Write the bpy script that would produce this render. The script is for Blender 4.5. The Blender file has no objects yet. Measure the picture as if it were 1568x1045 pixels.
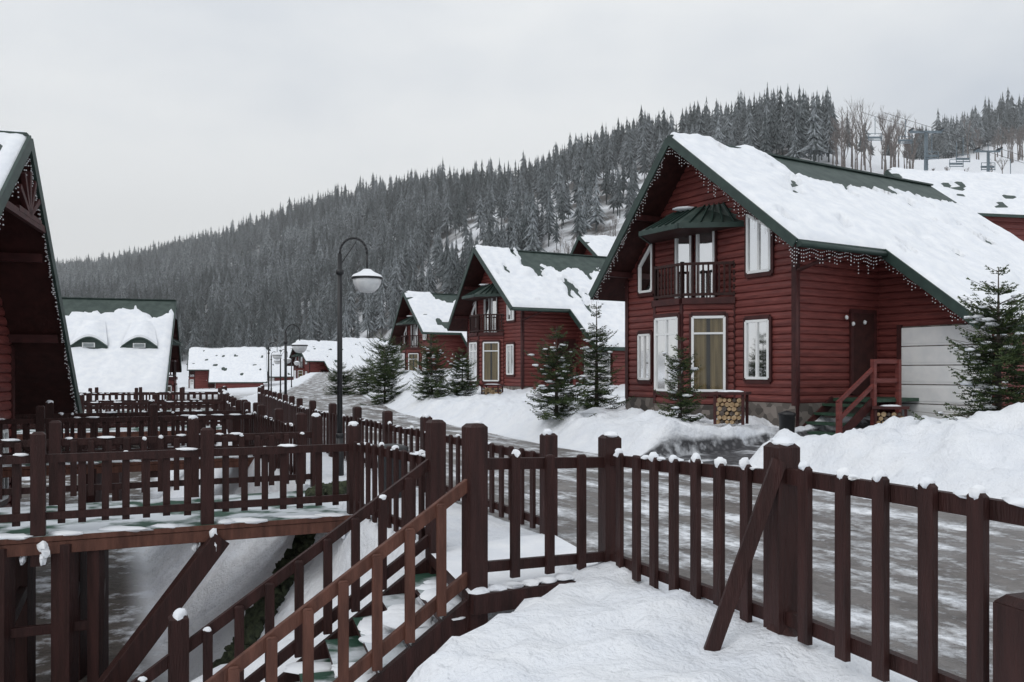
import bpy, math, random
import numpy as np
from mathutils import Vector, Matrix
random.seed(7); rng=np.random.default_rng(7)
R=random.random
def U(a,b): return a+(b-a)*random.random()
sc=bpy.context.scene
COL=sc.collection
# ------------------------------------------------------------------ noise
def _h(ix,iy,s):
    n=np.sin(ix*127.1+iy*311.7+s*74.7)*43758.5453
    return n-np.floor(n)
def vn(x,y,s=0):
    x=np.asarray(x,float); y=np.asarray(y,float)
    ix=np.floor(x); iy=np.floor(y); fx=x-ix; fy=y-iy
    fx=fx*fx*(3-2*fx); fy=fy*fy*(3-2*fy)
    a=_h(ix,iy,s); b=_h(ix+1,iy,s); c=_h(ix,iy+1,s); d=_h(ix+1,iy+1,s)
    return (a*(1-fx)+b*fx)*(1-fy)+(c*(1-fx)+d*fx)*fy
def fbm(x,y,s=0,o=4):
    t=0;a=.5;f=1
    for i in range(o):
        t=t+a*vn(np.asarray(x)*f+i*17.3,np.asarray(y)*f-i*9.1,s+i); a*=.5; f*=2.03
    return t/(1-.5**o)
def ss(x):
    x=np.clip(x,0,1); return x*x*(3-2*x)
# ------------------------------------------------------------------ materials
def mk(name,col,col2=None,scale=6,rough=.7,bump=0,bscale=40,stretch=(1,1,1),metal=0,spec=.5,kind='noise',detail=5,contrast=(.35,.65)):
    m=bpy.data.materials.new(name); m.use_nodes=True
    nt=m.node_tree; N=nt.nodes; L=nt.links; b=N['Principled BSDF']
    b.inputs['Roughness'].default_value=rough; b.inputs['Metallic'].default_value=metal
    b.inputs['Specular IOR Level'].default_value=spec
    b.inputs['Base Color'].default_value=(*col,1)
    g=N.new('ShaderNodeNewGeometry'); mp=N.new('ShaderNodeMapping'); mp.inputs['Scale'].default_value=stretch
    L.new(g.outputs['Position'],mp.inputs['Vector'])
    if col2:
        n=N.new('ShaderNodeTexNoise' if kind=='noise' else 'ShaderNodeTexVoronoi'); n.inputs['Scale'].default_value=scale
        if kind=='noise': n.inputs['Detail'].default_value=detail
        L.new(mp.outputs[0],n.inputs['Vector'])
        r=N.new('ShaderNodeValToRGB'); r.color_ramp.elements[0].position=contrast[0]; r.color_ramp.elements[1].position=contrast[1]
        r.color_ramp.elements[0].color=(*col,1); r.color_ramp.elements[1].color=(*col2,1)
        if kind=='noise': L.new(n.outputs[0],r.inputs[0])
        else:
            s=N.new('ShaderNodeSeparateColor'); L.new(n.outputs['Color'],s.inputs[0]); L.new(s.outputs[0],r.inputs[0])
        L.new(r.outputs[0],b.inputs['Base Color'])
    if bump:
        n2=N.new('ShaderNodeTexNoise'); n2.inputs['Scale'].default_value=bscale; n2.inputs['Detail'].default_value=4
        L.new(mp.outputs[0],n2.inputs['Vector'])
        bp=N.new('ShaderNodeBump'); bp.inputs['Strength'].default_value=bump; bp.inputs['Distance'].default_value=.02
        L.new(n2.outputs[0],bp.inputs['Height']); L.new(bp.outputs[0],b.inputs['Normal'])
    return m
M={}
M['snow']=mk('snow',(.78,.81,.86),(.87,.89,.92),scale=3,rough=.65,bump=.6,bscale=14,spec=.3)
M['red']=mk('red_log_siding',(.115,.027,.025),(.205,.054,.046),scale=2.2,rough=.55,bump=.25,bscale=25,stretch=(1,1,7),contrast=(.3,.7),spec=.4)
M['redtrim']=mk('dark_red_trim',(.04,.011,.011),(.065,.018,.017),scale=5,rough=.6,bump=.2,spec=.35)
M['soffit']=mk('soffit_boards',(.032,.011,.010),(.05,.016,.014),scale=5,rough=.7,bump=.3,bscale=12,spec=.3)
M['green']=mk('green_trim',(.016,.034,.029),(.026,.052,.043),scale=4,rough=.5)
M['white']=mk('white_frame',(.74,.76,.77),(.82,.83,.83),scale=4,rough=.4)
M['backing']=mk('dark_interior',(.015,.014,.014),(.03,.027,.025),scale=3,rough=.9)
M['curt']=mk('white_curtain',(.40,.40,.39),(.62,.62,.60),scale=18,rough=.9,stretch=(1,1,.05))
M['ochre']=mk('ochre_curtain',(.11,.075,.03),(.24,.17,.08),scale=16,rough=.9,stretch=(1,1,.04))
M['stone']=mk('stone_plinth',(.06,.052,.046),(.22,.19,.17),scale=5,rough=.85,bump=.6,bscale=8,kind='vor',contrast=(0,1))
M['fence']=mk('stained_fence_wood',(.021,.0078,.0068),(.045,.0165,.0145),scale=6,rough=.55,bump=.5,bscale=30,stretch=(3,3,.35),contrast=(.3,.7),spec=.28)
M['fence_lit']=mk('lit_fence_wood',(.065,.026,.018),(.14,.058,.040),scale=5,rough=.6,bump=.4,bscale=30,stretch=(3,3,.5),contrast=(.3,.7),spec=.3)  # lighter copy of fence wood; light on the near railing painted in
M['black']=mk('black_metal',(.012,.013,.015),(.02,.02,.022),scale=9,rough=.45)
M['lampsh']=mk('lamp_glass',(.62,.64,.66),(.75,.76,.77),scale=9,rough=.25)
M['log']=mk('cut_log_end',(.26,.17,.09),(.45,.33,.2),scale=9,rough=.9,bump=.4)
M['bark']=mk('bark',(.055,.043,.037),(.11,.09,.078),scale=10,rough=.9,bump=.6,bscale=20)
M['birch']=mk('pale_bark',(.11,.095,.09),(.2,.175,.165),scale=2,rough=.9)
M['steel']=mk('lift_steel',(.10,.14,.17),(.16,.2,.23),scale=3,rough=.5)
M['steps']=mk('green_step_paint',(.02,.05,.032),(.035,.08,.05),scale=7,rough=.6)
def roofmat():
    m=mk('green_roof_tile',(.028,.048,.042),(.055,.080,.07),scale=3,rough=.55)
    nt=m.node_tree;N=nt.nodes;L=nt.links
    g=N.new('ShaderNodeNewGeometry'); w=N.new('ShaderNodeTexWave'); w.bands_direction='Z'; w.inputs['Scale'].default_value=1.4; w.inputs['Distortion'].default_value=.2
    w.wave_profile='SAW'
    L.new(g.outputs['Position'],w.inputs['Vector']); bp=N.new('ShaderNodeBump'); bp.inputs['Strength'].default_value=.8; bp.inputs['Distance'].default_value=.05
    L.new(w.outputs[1],bp.inputs['Height']); L.new(bp.outputs[0],N['Principled BSDF'].inputs['Normal'])
    return m
M['roof']=roofmat()
def glassmat():
    m=bpy.data.materials.new('window_glass'); m.use_nodes=True; nt=m.node_tree;N=nt.nodes;L=nt.links
    N.remove(N['Principled BSDF']); o=N['Material Output']
    t=N.new('ShaderNodeBsdfTransparent'); g=N.new('ShaderNodeBsdfGlossy'); g.inputs['Roughness'].default_value=.05
    t.inputs[0].default_value=(.85,.88,.88,1)
    x=N.new('ShaderNodeMixShader'); f=N.new('ShaderNodeFresnel'); f.inputs[0].default_value=1.6
    L.new(f.outputs[0],x.inputs[0]); L.new(t.outputs[0],x.inputs[1]); L.new(g.outputs[0],x.inputs[2]); L.new(x.outputs[0],o.inputs[0])
    return m
M['glass']=glassmat()
M['deck']=mk('green_deck_with_snow',(.02,.07,.045),(.62,.66,.7),scale=2.2,rough=.7,bump=.4,bscale=30,contrast=(.42,.55))
M['needle']=mk('spruce_needles',(.034,.060,.022),(.105,.135,.05),scale=9,rough=.65,spec=.3,contrast=(.3,.7))
M['needle2']=mk('spruce_needles_dark',(.018,.034,.016),(.045,.068,.03),scale=9,rough=.65,spec=.3,contrast=(.3,.7))
M['shrub']=mk('mossy_hedge',(.012,.018,.008),(.05,.06,.03),scale=14,rough=.9,bump=.8,bscale=50)
MATS=list(M.keys()); MI={k:i for i,k in enumerate(MATS)}
# ------------------------------------------------------------------ mesh builder
class MB:
    def __init__(s): s.v=[];s.f=[];s.m=[];s.s=[]
    def poly(s,pts,m,sm=False):
        n=len(s.v); s.v+= [tuple(p) for p in pts]; s.f.append(tuple(range(n,n+len(pts)))); s.m.append(MI[m]); s.s.append(sm)
    def box8(s,p,m,mt=None):
        n=len(s.v); s.v+=[tuple(q) for q in p]
        for i,f in enumerate(((0,3,2,1),(4,5,6,7),(0,1,5,4),(1,2,6,5),(2,3,7,6),(3,0,4,7))):
            s.f.append(tuple(n+k for k in f)); s.m.append(MI[mt if (mt and i==1) else m]); s.s.append(False)
    def box(s,c,ex,ey,ez,m,mt=None):
        c=Vector(c);ex=Vector(ex);ey=Vector(ey);ez=Vector(ez)
        s.box8([c-ex-ey-ez,c+ex-ey-ez,c+ex+ey-ez,c-ex+ey-ez,c-ex-ey+ez,c+ex-ey+ez,c+ex+ey+ez,c-ex+ey+ez],m,mt)
    def beam(s,p1,p2,w,h,m,up=(0,0,1),side=None,mt=None):
        p1=Vector(p1);p2=Vector(p2);d=p2-p1;l=d.length
        if l<1e-6:return
        d/=l
        if side is None:
            sd=d.cross(Vector(up))
            if sd.length<1e-3: sd=Vector((1,0,0))
        else: sd=Vector(side); sd=sd-d*sd.dot(d)
        sd.normalize(); u=sd.cross(d)
        s.box((p1+p2)/2,d*l/2,sd*w/2,u*h/2,m,mt)
    def cyl(s,p1,p2,r1,r2,n,m,cap=True):
        p1=Vector(p1);p2=Vector(p2);d=(p2-p1)
        if d.length<1e-6:return
        d.normalize(); a=d.orthogonal().normalized(); b=d.cross(a); k=len(s.v)
        for p,r in((p1,r1),(p2,r2)):
            for i in range(n):
                t=2*math.pi*i/n; s.v.append(tuple(p+a*math.cos(t)*r+b*math.sin(t)*r))
        for i in range(n):
            j=(i+1)%n; s.f.append((k+i,k+j,k+n+j,k+n+i)); s.m.append(MI[m]); s.s.append(n>5)
        if cap:
            s.f.append(tuple(k+n+i for i in range(n))); s.m.append(MI[m]); s.s.append(False)
            s.f.append(tuple(k+n-1-i for i in range(n))); s.m.append(MI[m]); s.s.append(False)
    def blob(s,c,r,m,nu=8,nv=5,j=.18):
        k=len(s.v); c=Vector(c)
        for a in range(nv+1):
            ph=math.pi*a/nv
            for b in range(nu):
                t=2*math.pi*b/nu; q=1+U(-j,j)
                s.v.append((c.x+r[0]*math.sin(ph)*math.cos(t)*q,c.y+r[1]*math.sin(ph)*math.sin(t)*q,c.z+r[2]*math.cos(ph)*(q if 0<a<nv else 1)))
        for a in range(nv):
            for b in range(nu):
                b2=(b+1)%nu
                s.f.append((k+a*nu+b,k+(a+1)*nu+b,k+(a+1)*nu+b2,k+a*nu+b2)); s.m.append(MI[m]); s.s.append(True)
    def lathe(s,c,prof,n,m):
        k=len(s.v)
        for r,z in prof:
            for i in range(n):
                t=2*math.pi*i/n; s.v.append((c[0]+r*math.cos(t),c[1]+r*math.sin(t),c[2]+z))
        for a in range(len(prof)-1):
            for i in range(n):
                j=(i+1)%n; s.f.append((k+a*n+i,k+a*n+j,k+(a+1)*n+j,k+(a+1)*n+i)); s.m.append(MI[m]); s.s.append(True)
    def build(s,name,parent=None,bevel=0):
        used=sorted(set(s.m)); rm={a:i for i,a in enumerate(used)}
        me=bpy.data.meshes.new(name)
        if parent is None:
            xs=np.array(s.v); o=Vector((float(xs[:,0].mean()),float(xs[:,1].mean()),float(xs[:,2].min())))
        else: o=Vector(parent.location)
        me.from_pydata([(a-o.x,b-o.y,c-o.z) for a,b,c in s.v],[],s.f)
        for a in used: me.materials.append(M[MATS[a]])
        me.polygons.foreach_set('material_index',[rm[a] for a in s.m]); me.polygons.foreach_set('use_smooth',s.s)
        me.update()
        ob=bpy.data.objects.new(name,me); COL.objects.link(ob)
        if parent is None: ob.location=o
        else: ob.parent=parent
        if bevel:
            b=ob.modifiers.new('bevel','BEVEL'); b.width=bevel; b.segments=2; b.limit_method='ANGLE'; b.angle_limit=.9
        return ob
def empty(name,loc):
    e=bpy.data.objects.new(name,None); e.location=loc; e.empty_display_size=.5; COL.objects.link(e); return e
def V(*a): return Vector(a)
# ------------------------------------------------------------------ terrain
def xl(y): return np.interp(y,[-40,7.5,20,35,52,80,120,300,1600],[23.6,1,-4.95,-10.5,-15,-20,-28,-60,-200])
def xe(y):
    e=xl(y)-1.62
    near=np.interp(y,[-40,3.0,4.38,5.33,6.3,6.93,7.4,8.0,8.5,10.6,12.2],[-1.2,-.95,-.6,-.25,.25,.66,.45,-.3,-.95,-2.0,-2.95])
    return np.where(np.asarray(y)<12.2,near,e)
PXT=[-200,0,200,300,400,500,600,700,800,900,1000,1100,1200,1270,1330,1400,1568,1900]
YRP=[450,435,410,385,354,327,298,292,280,255,234,210,195,208,246,246,192,170]
YRD=[880,850,770,710,640,570,500,470,440,405,380,350,330,330,370,400,430,450]
PXB=[-200,0,300,530,600,700,850,930,1270,1400,1568,1900]
YBP=[560,560,558,548,520,465,398,372,256,260,258,258]
YBD=[330,330,330,300,280,255,230,232,245,270,300,320]
def mount(x,y):
    yy=np.maximum(y,25.); px=784+1300*x/yy
    Yr=np.interp(px,PXT,YRD); Zr=1.6+(570-np.interp(px,PXT,YRP))/1300*Yr
    Yb=np.interp(px,PXB,YBD); Zb=1.6+(570-np.interp(px,PXB,YBP))/1300*Yb
    return px,Yr,Zr,Yb,Zb
def masks(x,y):
    a=(x-xl(y))*.9
    rd=ss((a+.05)/.25)*ss((5.45-a)/.3)*ss((160-y)/20)
    dx=x-4.0; dy=y-16.4; al=dx*.84+dy*.543; pe=-dx*.543+dy*.84
    dr=ss((1.5-np.abs(pe))/.25)*ss((al+1.9)/.5)*ss((10-al)/.5)
    e=(xe(y)-x)*.92
    return a,rd,dr,e,al
def hgt(x,y):
    x=np.asarray(x,float); y=np.asarray(y,float)
    a,rd,dr,e,al=masks(x,y)
    n1=fbm(x*.9,y*.9,3,4)-.5; n2=fbm(x*3.1,y*3.1,9,3)-.5
    n3=np.abs(fbm(x*1.7,y*1.7,15,4)-.5)
    side=np.where(y<7.4, -.02+n1*.30+n2*.11-n3*.28, -.10+n1*.05)
    bank=ss((a-5.3)/1.1)
    right=-.15+bank*(.50+.55*n1+.2*n2-.35*n3+.15*np.exp(-((a-7.2)/1.4)**2)) + .018*np.clip(a-6,0,40)
    right=right+ .62*np.exp(-(((x-8.2)/2.3)**2+((y-13.2)/1.6)**2)**1.3)*(1+.6*n1-.9*n3)
    right=right+ .9*np.exp(-(((x+8.5)/5)**2+((y-50)/9)**2))*ss((a-5.5)/3)
    road=-.15+(n2)*.012
    z=np.where(a>2.7,right,side*ss((.1-a)/.35)+road*(1-ss((.1-a)/.35)))
    z=np.where((a>0.3)&(a<=5.3),road,z)
    zd=-.13+.5*ss(al/8.)
    z=z*(1-dr)+zd*dr
    nr=ss((8.2-y)/.8)
    sl_=.5+.45*ss((y-8.6)/1.4)
    drop=-.1-.42*(1-nr*.55)*ss(e/(.35+.35*nr))-sl_*np.clip(e,0,None)+n1*.22+n2*.16-n3*.15
    drop=np.maximum(drop,-2.4+n1*.06)
    z=np.where(e>0,drop+(z+.1)*(1-ss(e/.35)),z)
    px,Yr,Zr,Yb,Zb=mount(x,y)
    k=np.clip((y-30)/(Yb-30),0,1)**1.4
    zz=z*(1-k)+Zb*k
    t=np.clip((y-Yb)/(Yr-Yb),0,1)
    zz=np.where(y>Yb,Zb+(Zr-Zb)*t**.92+(fbm(x*.02,y*.02,4,3)-.5)*14*np.sin(np.pi*t),zz)
    zz=np.where(y>Yr,Zr-(y-Yr)*.35,zz); zz=np.maximum(zz,-6)
    return np.where(y>30,zz,z)
def h1(x,y): return float(hgt(np.array([x]),np.array([y]))[0])
def grow(a,step,end,ratio):
    out=[];
    while abs(a)<abs(end):
        a+=step; step*=ratio; out.append(a)
    return out
xs=np.concatenate([grow(-9,-.11,-1500,1.04)[::-1],np.arange(-9,12.5,.09),grow(12.5,.11,1500,1.04)])
ys=np.concatenate([np.arange(-30,2.5,1.5),np.arange(2.6,25,.08),grow(25,.11,1700,1.03)])
XX,YY=np.meshgrid(xs,ys); ZZ=hgt(XX,YY)
def fastmesh(name,verts,faces,nper,mat,smooth=True,attrs=None):
    me=bpy.data.meshes.new(name); me.vertices.add(len(verts)); me.vertices.foreach_set('co',np.ascontiguousarray(verts,dtype=np.float32).ravel())
    nf=len(faces); me.loops.add(nf*nper); me.loops.foreach_set('vertex_index',np.ascontiguousarray(faces,dtype=np.int32).ravel())
    me.polygons.add(nf); me.polygons.foreach_set('loop_start',np.arange(0,nf*nper,nper,dtype=np.int32))
    me.polygons.foreach_set('use_smooth',np.full(nf,smooth))
    for k,v in (attrs or {}).items():
        at=me.attributes.new(k,'FLOAT','POINT'); at.data.foreach_set('value',np.ascontiguousarray(v,dtype=np.float32).ravel())
    me.update(calc_edges=True); me.validate()
    for m in (mat if isinstance(mat,list) else [mat]): me.materials.append(m)
    ob=bpy.data.objects.new(name,me); COL.objects.link(ob); return ob
nx,ny=len(xs),len(ys)
ii=(np.arange(ny-1)[:,None]*nx+np.arange(nx-1)[None,:]).ravel()
F=np.stack([ii,ii+1,ii+nx+1,ii+nx],1)
a,rd,dr,e,al=masks(XX,YY)
px,Yr,Zr,Yb,Zb=mount(XX,YY)
forest=ss((YY-Yb+3)/8)*np.where((px>1285),ss(((YY-Yb)/(Yr-Yb)-.55)/.2),1)
low=ss((e-np.where(YY>9.3,1.9,2.9))/.6)*ss((120-YY)/30)
def groundmat():
    m=bpy.data.materials.new('snowy_ground'); m.use_nodes=True; nt=m.node_tree;N=nt.nodes;L=nt.links;b=N['Principled BSDF']
    g=N.new('ShaderNodeNewGeometry')
    def at(n):
        q=N.new('ShaderNodeAttribute'); q.attribute_name=n; return q.outputs['Fac']
    def noise(scale,vec,det=5,rough=.55):
        q=N.new('ShaderNodeTexNoise'); q.inputs['Scale'].default_value=scale; q.inputs['Detail'].default_value=det; q.inputs['Roughness'].default_value=rough
        L.new(vec,q.inputs['Vector']); return q.outputs[0]
    def mth(op,x,y=None,z=None,cl=False):
        q=N.new('ShaderNodeMath'); q.operation=op; q.use_clamp=cl
        for i,w in enumerate((x,y,z)):
            if w is None: continue
            if isinstance(w,(int,float)): q.inputs[i].default_value=w
            else: L.new(w,q.inputs[i])
        return q.outputs[0]
    def ramp(x,p0,p1,c0,c1):
        q=N.new('ShaderNodeValToRGB'); q.color_ramp.elements[0].position=p0; q.color_ramp.elements[1].position=p1
        q.color_ramp.elements[0].color=(*c0,1); q.color_ramp.elements[1].color=(*c1,1); L.new(x,q.inputs[0]); return q.outputs[0]
    def mix(f,c1,c2):
        q=N.new('ShaderNodeMix'); q.data_type='RGBA'; L.new(f,q.inputs[0]); L.new(c1,q.inputs[6]); L.new(c2,q.inputs[7]); return q.outputs[2]
    P=g.outputs['Position']
    cx=N.new('ShaderNodeCombineXYZ'); L.new(at('ra'),cx.inputs[0]); L.new(mth('MULTIPLY',at('rb'),.22),cx.inputs[1])
    streak=noise(2.1,cx.outputs[0],6,.62)
    patch=noise(1.3,P,6,.65)
    grit=noise(11,P,4,.7)
    comb=mth('ADD',mth('ADD',mth('MULTIPLY',streak,.52),mth('MULTIPLY',patch,.26)),mth('MULTIPLY',grit,.22))
    bare=mth('SUBTRACT',1.0,ramp(comb,.475,.575,(0,0,0),(1,1,1)) )
    rdm=at('road')
    edge=mth('ADD',rdm,mth('MULTIPLY',mth('SUBTRACT',patch,.5),.9))
    rdb=mth('MULTIPLY',ramp(edge,.42,.6,(0,0,0),(1,1,1)),bare)
    lowm=mth('MULTIPLY',at('low'),ramp(patch,.36,.5,(0,0,0),(1,1,1)))
    drm=mth('MULTIPLY',ramp(mth('ADD',at('drive'),mth('MULTIPLY',mth('SUBTRACT',patch,.5),.3)),.4,.6,(0,0,0),(1,1,1)),ramp(noise(1.6,P,4),.36,.48,(.25,.25,.25),(1,1,1)))
    fm=mth('MULTIPLY',at('forest'),ramp(noise(.06,P,5),.42,.58,(0,0,0),(1,1,1)))
    fine=noise(9,P,6,.7)
    asph=ramp(noise(2.2,P,7,.75),.3,.7,(.07,.062,.058),(.22,.202,.192))
    vo=N.new('ShaderNodeTexVoronoi'); vo.inputs['Scale'].default_value=7; L.new(P,vo.inputs['Vector'])
    cob=ramp(vo.outputs['Distance'],.1,.5,(.17,.17,.18),(.05,.05,.055))
    dirt=ramp(noise(2.5,P,6,.7),.3,.7,(.04,.033,.028),(.13,.11,.095))
    fg=ramp(fine,.3,.7,(.04,.036,.032),(.11,.10,.095))
    snow=ramp(patch,.3,.7,(.74,.775,.835),(.85,.87,.90))
    c=mix(rdb,snow,asph); c=mix(drm,c,cob); c=mix(lowm,c,dirt); c=mix(fm,c,fg)
    L.new(c,b.inputs['Base Color'])
    wet=mth('MAXIMUM',rdb,drm)
    wet2=mth('MULTIPLY',wet,ramp(noise(.9,P,4),.4,.6,(.35,.35,.35),(1,1,1)))
    ro=N.new('ShaderNodeMapRange'); L.new(wet2,ro.inputs[0]); ro.inputs[3].default_value=.7; ro.inputs[4].default_value=.36; L.new(ro.outputs[0],b.inputs['Roughness'])
    b.inputs['Specular IOR Level'].default_value=.4
    hgtn=mth('ADD',mth('MULTIPLY',noise(5,P,5),1.0),mth('MULTIPLY',noise(30,P,3),.25))
    hh=mth('SUBTRACT',mth('MULTIPLY',hgtn,mth('SUBTRACT',1.0,mth('MULTIPLY',rdb,.4))),mth('MULTIPLY',wet,.35))
    bp=N.new('ShaderNodeBump'); bp.inputs['Strength'].default_value=.9; bp.inputs['Distance'].default_value=.08; L.new(hh,bp.inputs['Height']); L.new(bp.outputs[0],b.inputs['Normal'])
    return m
fastmesh('ground',np.stack([XX,YY,ZZ],-1).reshape(-1,3),F,4,groundmat(),True,{'ra':a,'rb':YY*1.1,'road':rd,'drive':dr,'low':low,'forest':forest})
# ------------------------------------------------------------------ forest
def treeproto(seed,tiers=9,m=7):
    r=np.random.default_rng(seed); v=[];f=[];sn=[]
    z0=r.uniform(.2,.34)
    for i in range(tiers):
        t=i/(tiers-1); zt=z0+(1-z0)*(t*.86+.14+.03*r.random()); Rr=(.16*(1-t)**.85+.012)*(.7+.6*r.random()); zb=zt-.12-.05*(1-t)
        if i==tiers-1: zt=1.0
        k=len(v); v.append((0,0,zt)); sn.append(1.); ph=r.random()*6
        for j in range(2*m):
            an=ph+math.pi*j/m; q=Rr*(.7+.6*r.random()) if j%2==0 else Rr*.38
            v.append((q*math.cos(an),q*math.sin(an),zb-(.02 if j%2==0 else -.04)+.03*r.random())); sn.append(.95 if j%2==0 else .1)
        for j in range(2*m): f.append((k,k+1+j,k+1+(j+1)%(2*m)))
    k=len(v)
    for z,q in((0,.016),(.5,.01)):
        for j in range(3): v.append((q*math.cos(j*2.1),q*math.sin(j*2.1),z)); sn.append(.12)
    for j in range(3):
        j2=(j+1)%3; f.append((k+j,k+j2,k+3+j2)); f.append((k+j,k+3+j2,k+3+j))
    return np.array(v),np.array(f),np.array(sn)
protos=[treeproto(s) for s in range(8)]
NT=8200
Yc=rng.uniform(215,900,200000); rc=rng.uniform(-.68,.68,200000); Xc=rc*Yc
px,Yr,Zr,Yb,Zb=mount(Xc,Yc)
ok=(rng.random(200000)<(Yc/900)**.75)&(Yc>Yb)&(Yc<Yr+12)
clear=(fbm(Xc*.018,Yc*.012,31,3)<.40)&(rng.random(200000)<.8)
tt=(Yc-Yb)/(Yr-Yb)
right=((px>1285)&(tt<.6))|((px>1278)&(px<1395)&(tt<.97))|((px>1278)&(px<1395)&(rng.random(200000)<.6))
ok&=~clear; ok&=~right
idx=np.nonzero(ok)[0][:NT]
Xc,Yc=Xc[idx],Yc[idx]; Zc=hgt(Xc,Yc)
hs=rng.uniform(10,18,len(idx))*(1+.3*rng.random(len(idx))**4); rot=rng.uniform(0,6.3,len(idx))
fr=np.clip(.2+.85*fbm(Xc*.03,Yc*.03,77,4)*1.5-.35+.6*(rng.random(len(idx))-.5),0.03,1)
Vs=[];Fs=[];Sn=[];off=0
for p in range(8):
    pv,pf,ps=protos[p]; w=np.nonzero(np.arange(len(idx))%8==p)[0]
    c=np.cos(rot[w])[:,None]; s=np.sin(rot[w])[:,None]; H=hs[w][:,None]; wd=H*rng.uniform(.75,1.15,len(w))[:,None]
    vx=(pv[:,0]*c-pv[:,1]*s)*wd+Xc[w][:,None]; vy=(pv[:,0]*s+pv[:,1]*c)*wd+Yc[w][:,None]; vz=pv[:,2]*H+Zc[w][:,None]-.5
    Vs.append(np.stack([vx,vy,vz],-1).reshape(-1,3)); n=len(pv)
    Fs.append((pf[None]+ (np.arange(len(w))*n)[:,None,None]+off).reshape(-1,3)); off+=n*len(w)
    Sn.append((ps[None]*fr[w][:,None]).ravel())
def forestmat():
    m=bpy.data.materials.new('frosted_conifers'); m.use_nodes=True; nt=m.node_tree;N=nt.nodes;L=nt.links;b=N['Principled BSDF']
    b.inputs['Roughness'].default_value=.85; b.inputs['Specular IOR Level'].default_value=.15
    s=N.new('ShaderNodeAttribute'); s.attribute_name='frost'
    g=N.new('ShaderNodeNewGeometry'); n=N.new('ShaderNodeTexNoise'); n.inputs['Scale'].default_value=.7; n.inputs['Detail'].default_value=6; n.inputs['Roughness'].default_value=.8; L.new(g.outputs['Position'],n.inputs['Vector'])
    r=N.new('ShaderNodeMapRange'); r.inputs[1].default_value=.38; r.inputs[2].default_value=.58; L.new(n.outputs[0],r.inputs[0])
    mu=N.new('ShaderNodeMath'); mu.operation='MULTIPLY'; L.new(s.outputs['Fac'],mu.inputs[0]); L.new(r.outputs[0],mu.inputs[1])
    x=N.new('ShaderNodeMix'); x.data_type='RGBA'; L.new(mu.outputs[0],x.inputs[0]); x.inputs[6].default_value=(.022,.031,.030,1); x.inputs[7].default_value=(.52,.56,.60,1)
    L.new(x.outputs[2],b.inputs['Base Color']); return m
fo=fastmesh('conifer_forest',np.concatenate(Vs),np.concatenate(Fs),3,forestmat(),False,{'frost':np.concatenate(Sn)})
def baretree(mb,x,y,z,h,seed,th=1.):
    rr=random.Random(seed)
    def rec(p,d,l,r,dep):
        q=p+d*l; mb.cyl(p,q,r,r*.7,3,'birch',False)
        if dep==0: return
        for k in range(3):
            nd=(d+Vector((rr.uniform(-.5,.5),rr.uniform(-.5,.5),rr.uniform(.0,.5)))).normalized()
            rec(p+d*l*rr.uniform(.55,1),nd,l*rr.uniform(.55,.78),r*.6,dep-1)
    p=Vector((x,y,z-.3)); d=Vector((rr.uniform(-.05,.05),0,1)).normalized()
    mb.cyl(p,p+d*h*.3,.22*th,.17*th,4,'birch',False)
    rec(p+d*h*.3,d,h*.3,.14*th,4); rec(p+d*h*.3,(d+Vector((rr.uniform(-.4,.4),0,0))).normalized(),h*.2,.10*th,3)
mb=MB()
for i in range(44):
    pxx=U(1272,1415) if i<38 else U(1420,1568); Y=U(236,262); X=(pxx-784)/1300*Y; baretree(mb,X,Y,h1(X,Y),U(9,21) if i<38 else U(5,9),i,1.15)
for i in range(22):
    pxx=U(845,945); Y=U(205,232); X=(pxx-784)/1300*Y; baretree(mb,X,Y,h1(X,Y),U(3,8),100+i,.6)
for i in range(18):
    pxx=U(1470,1568); Y=U(300,340); X=(pxx-784)/1300*Y; baretree(mb,X,Y,h1(X,Y),U(9,15),200+i,1.2)
mb.build('bare_tree_row')
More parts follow.
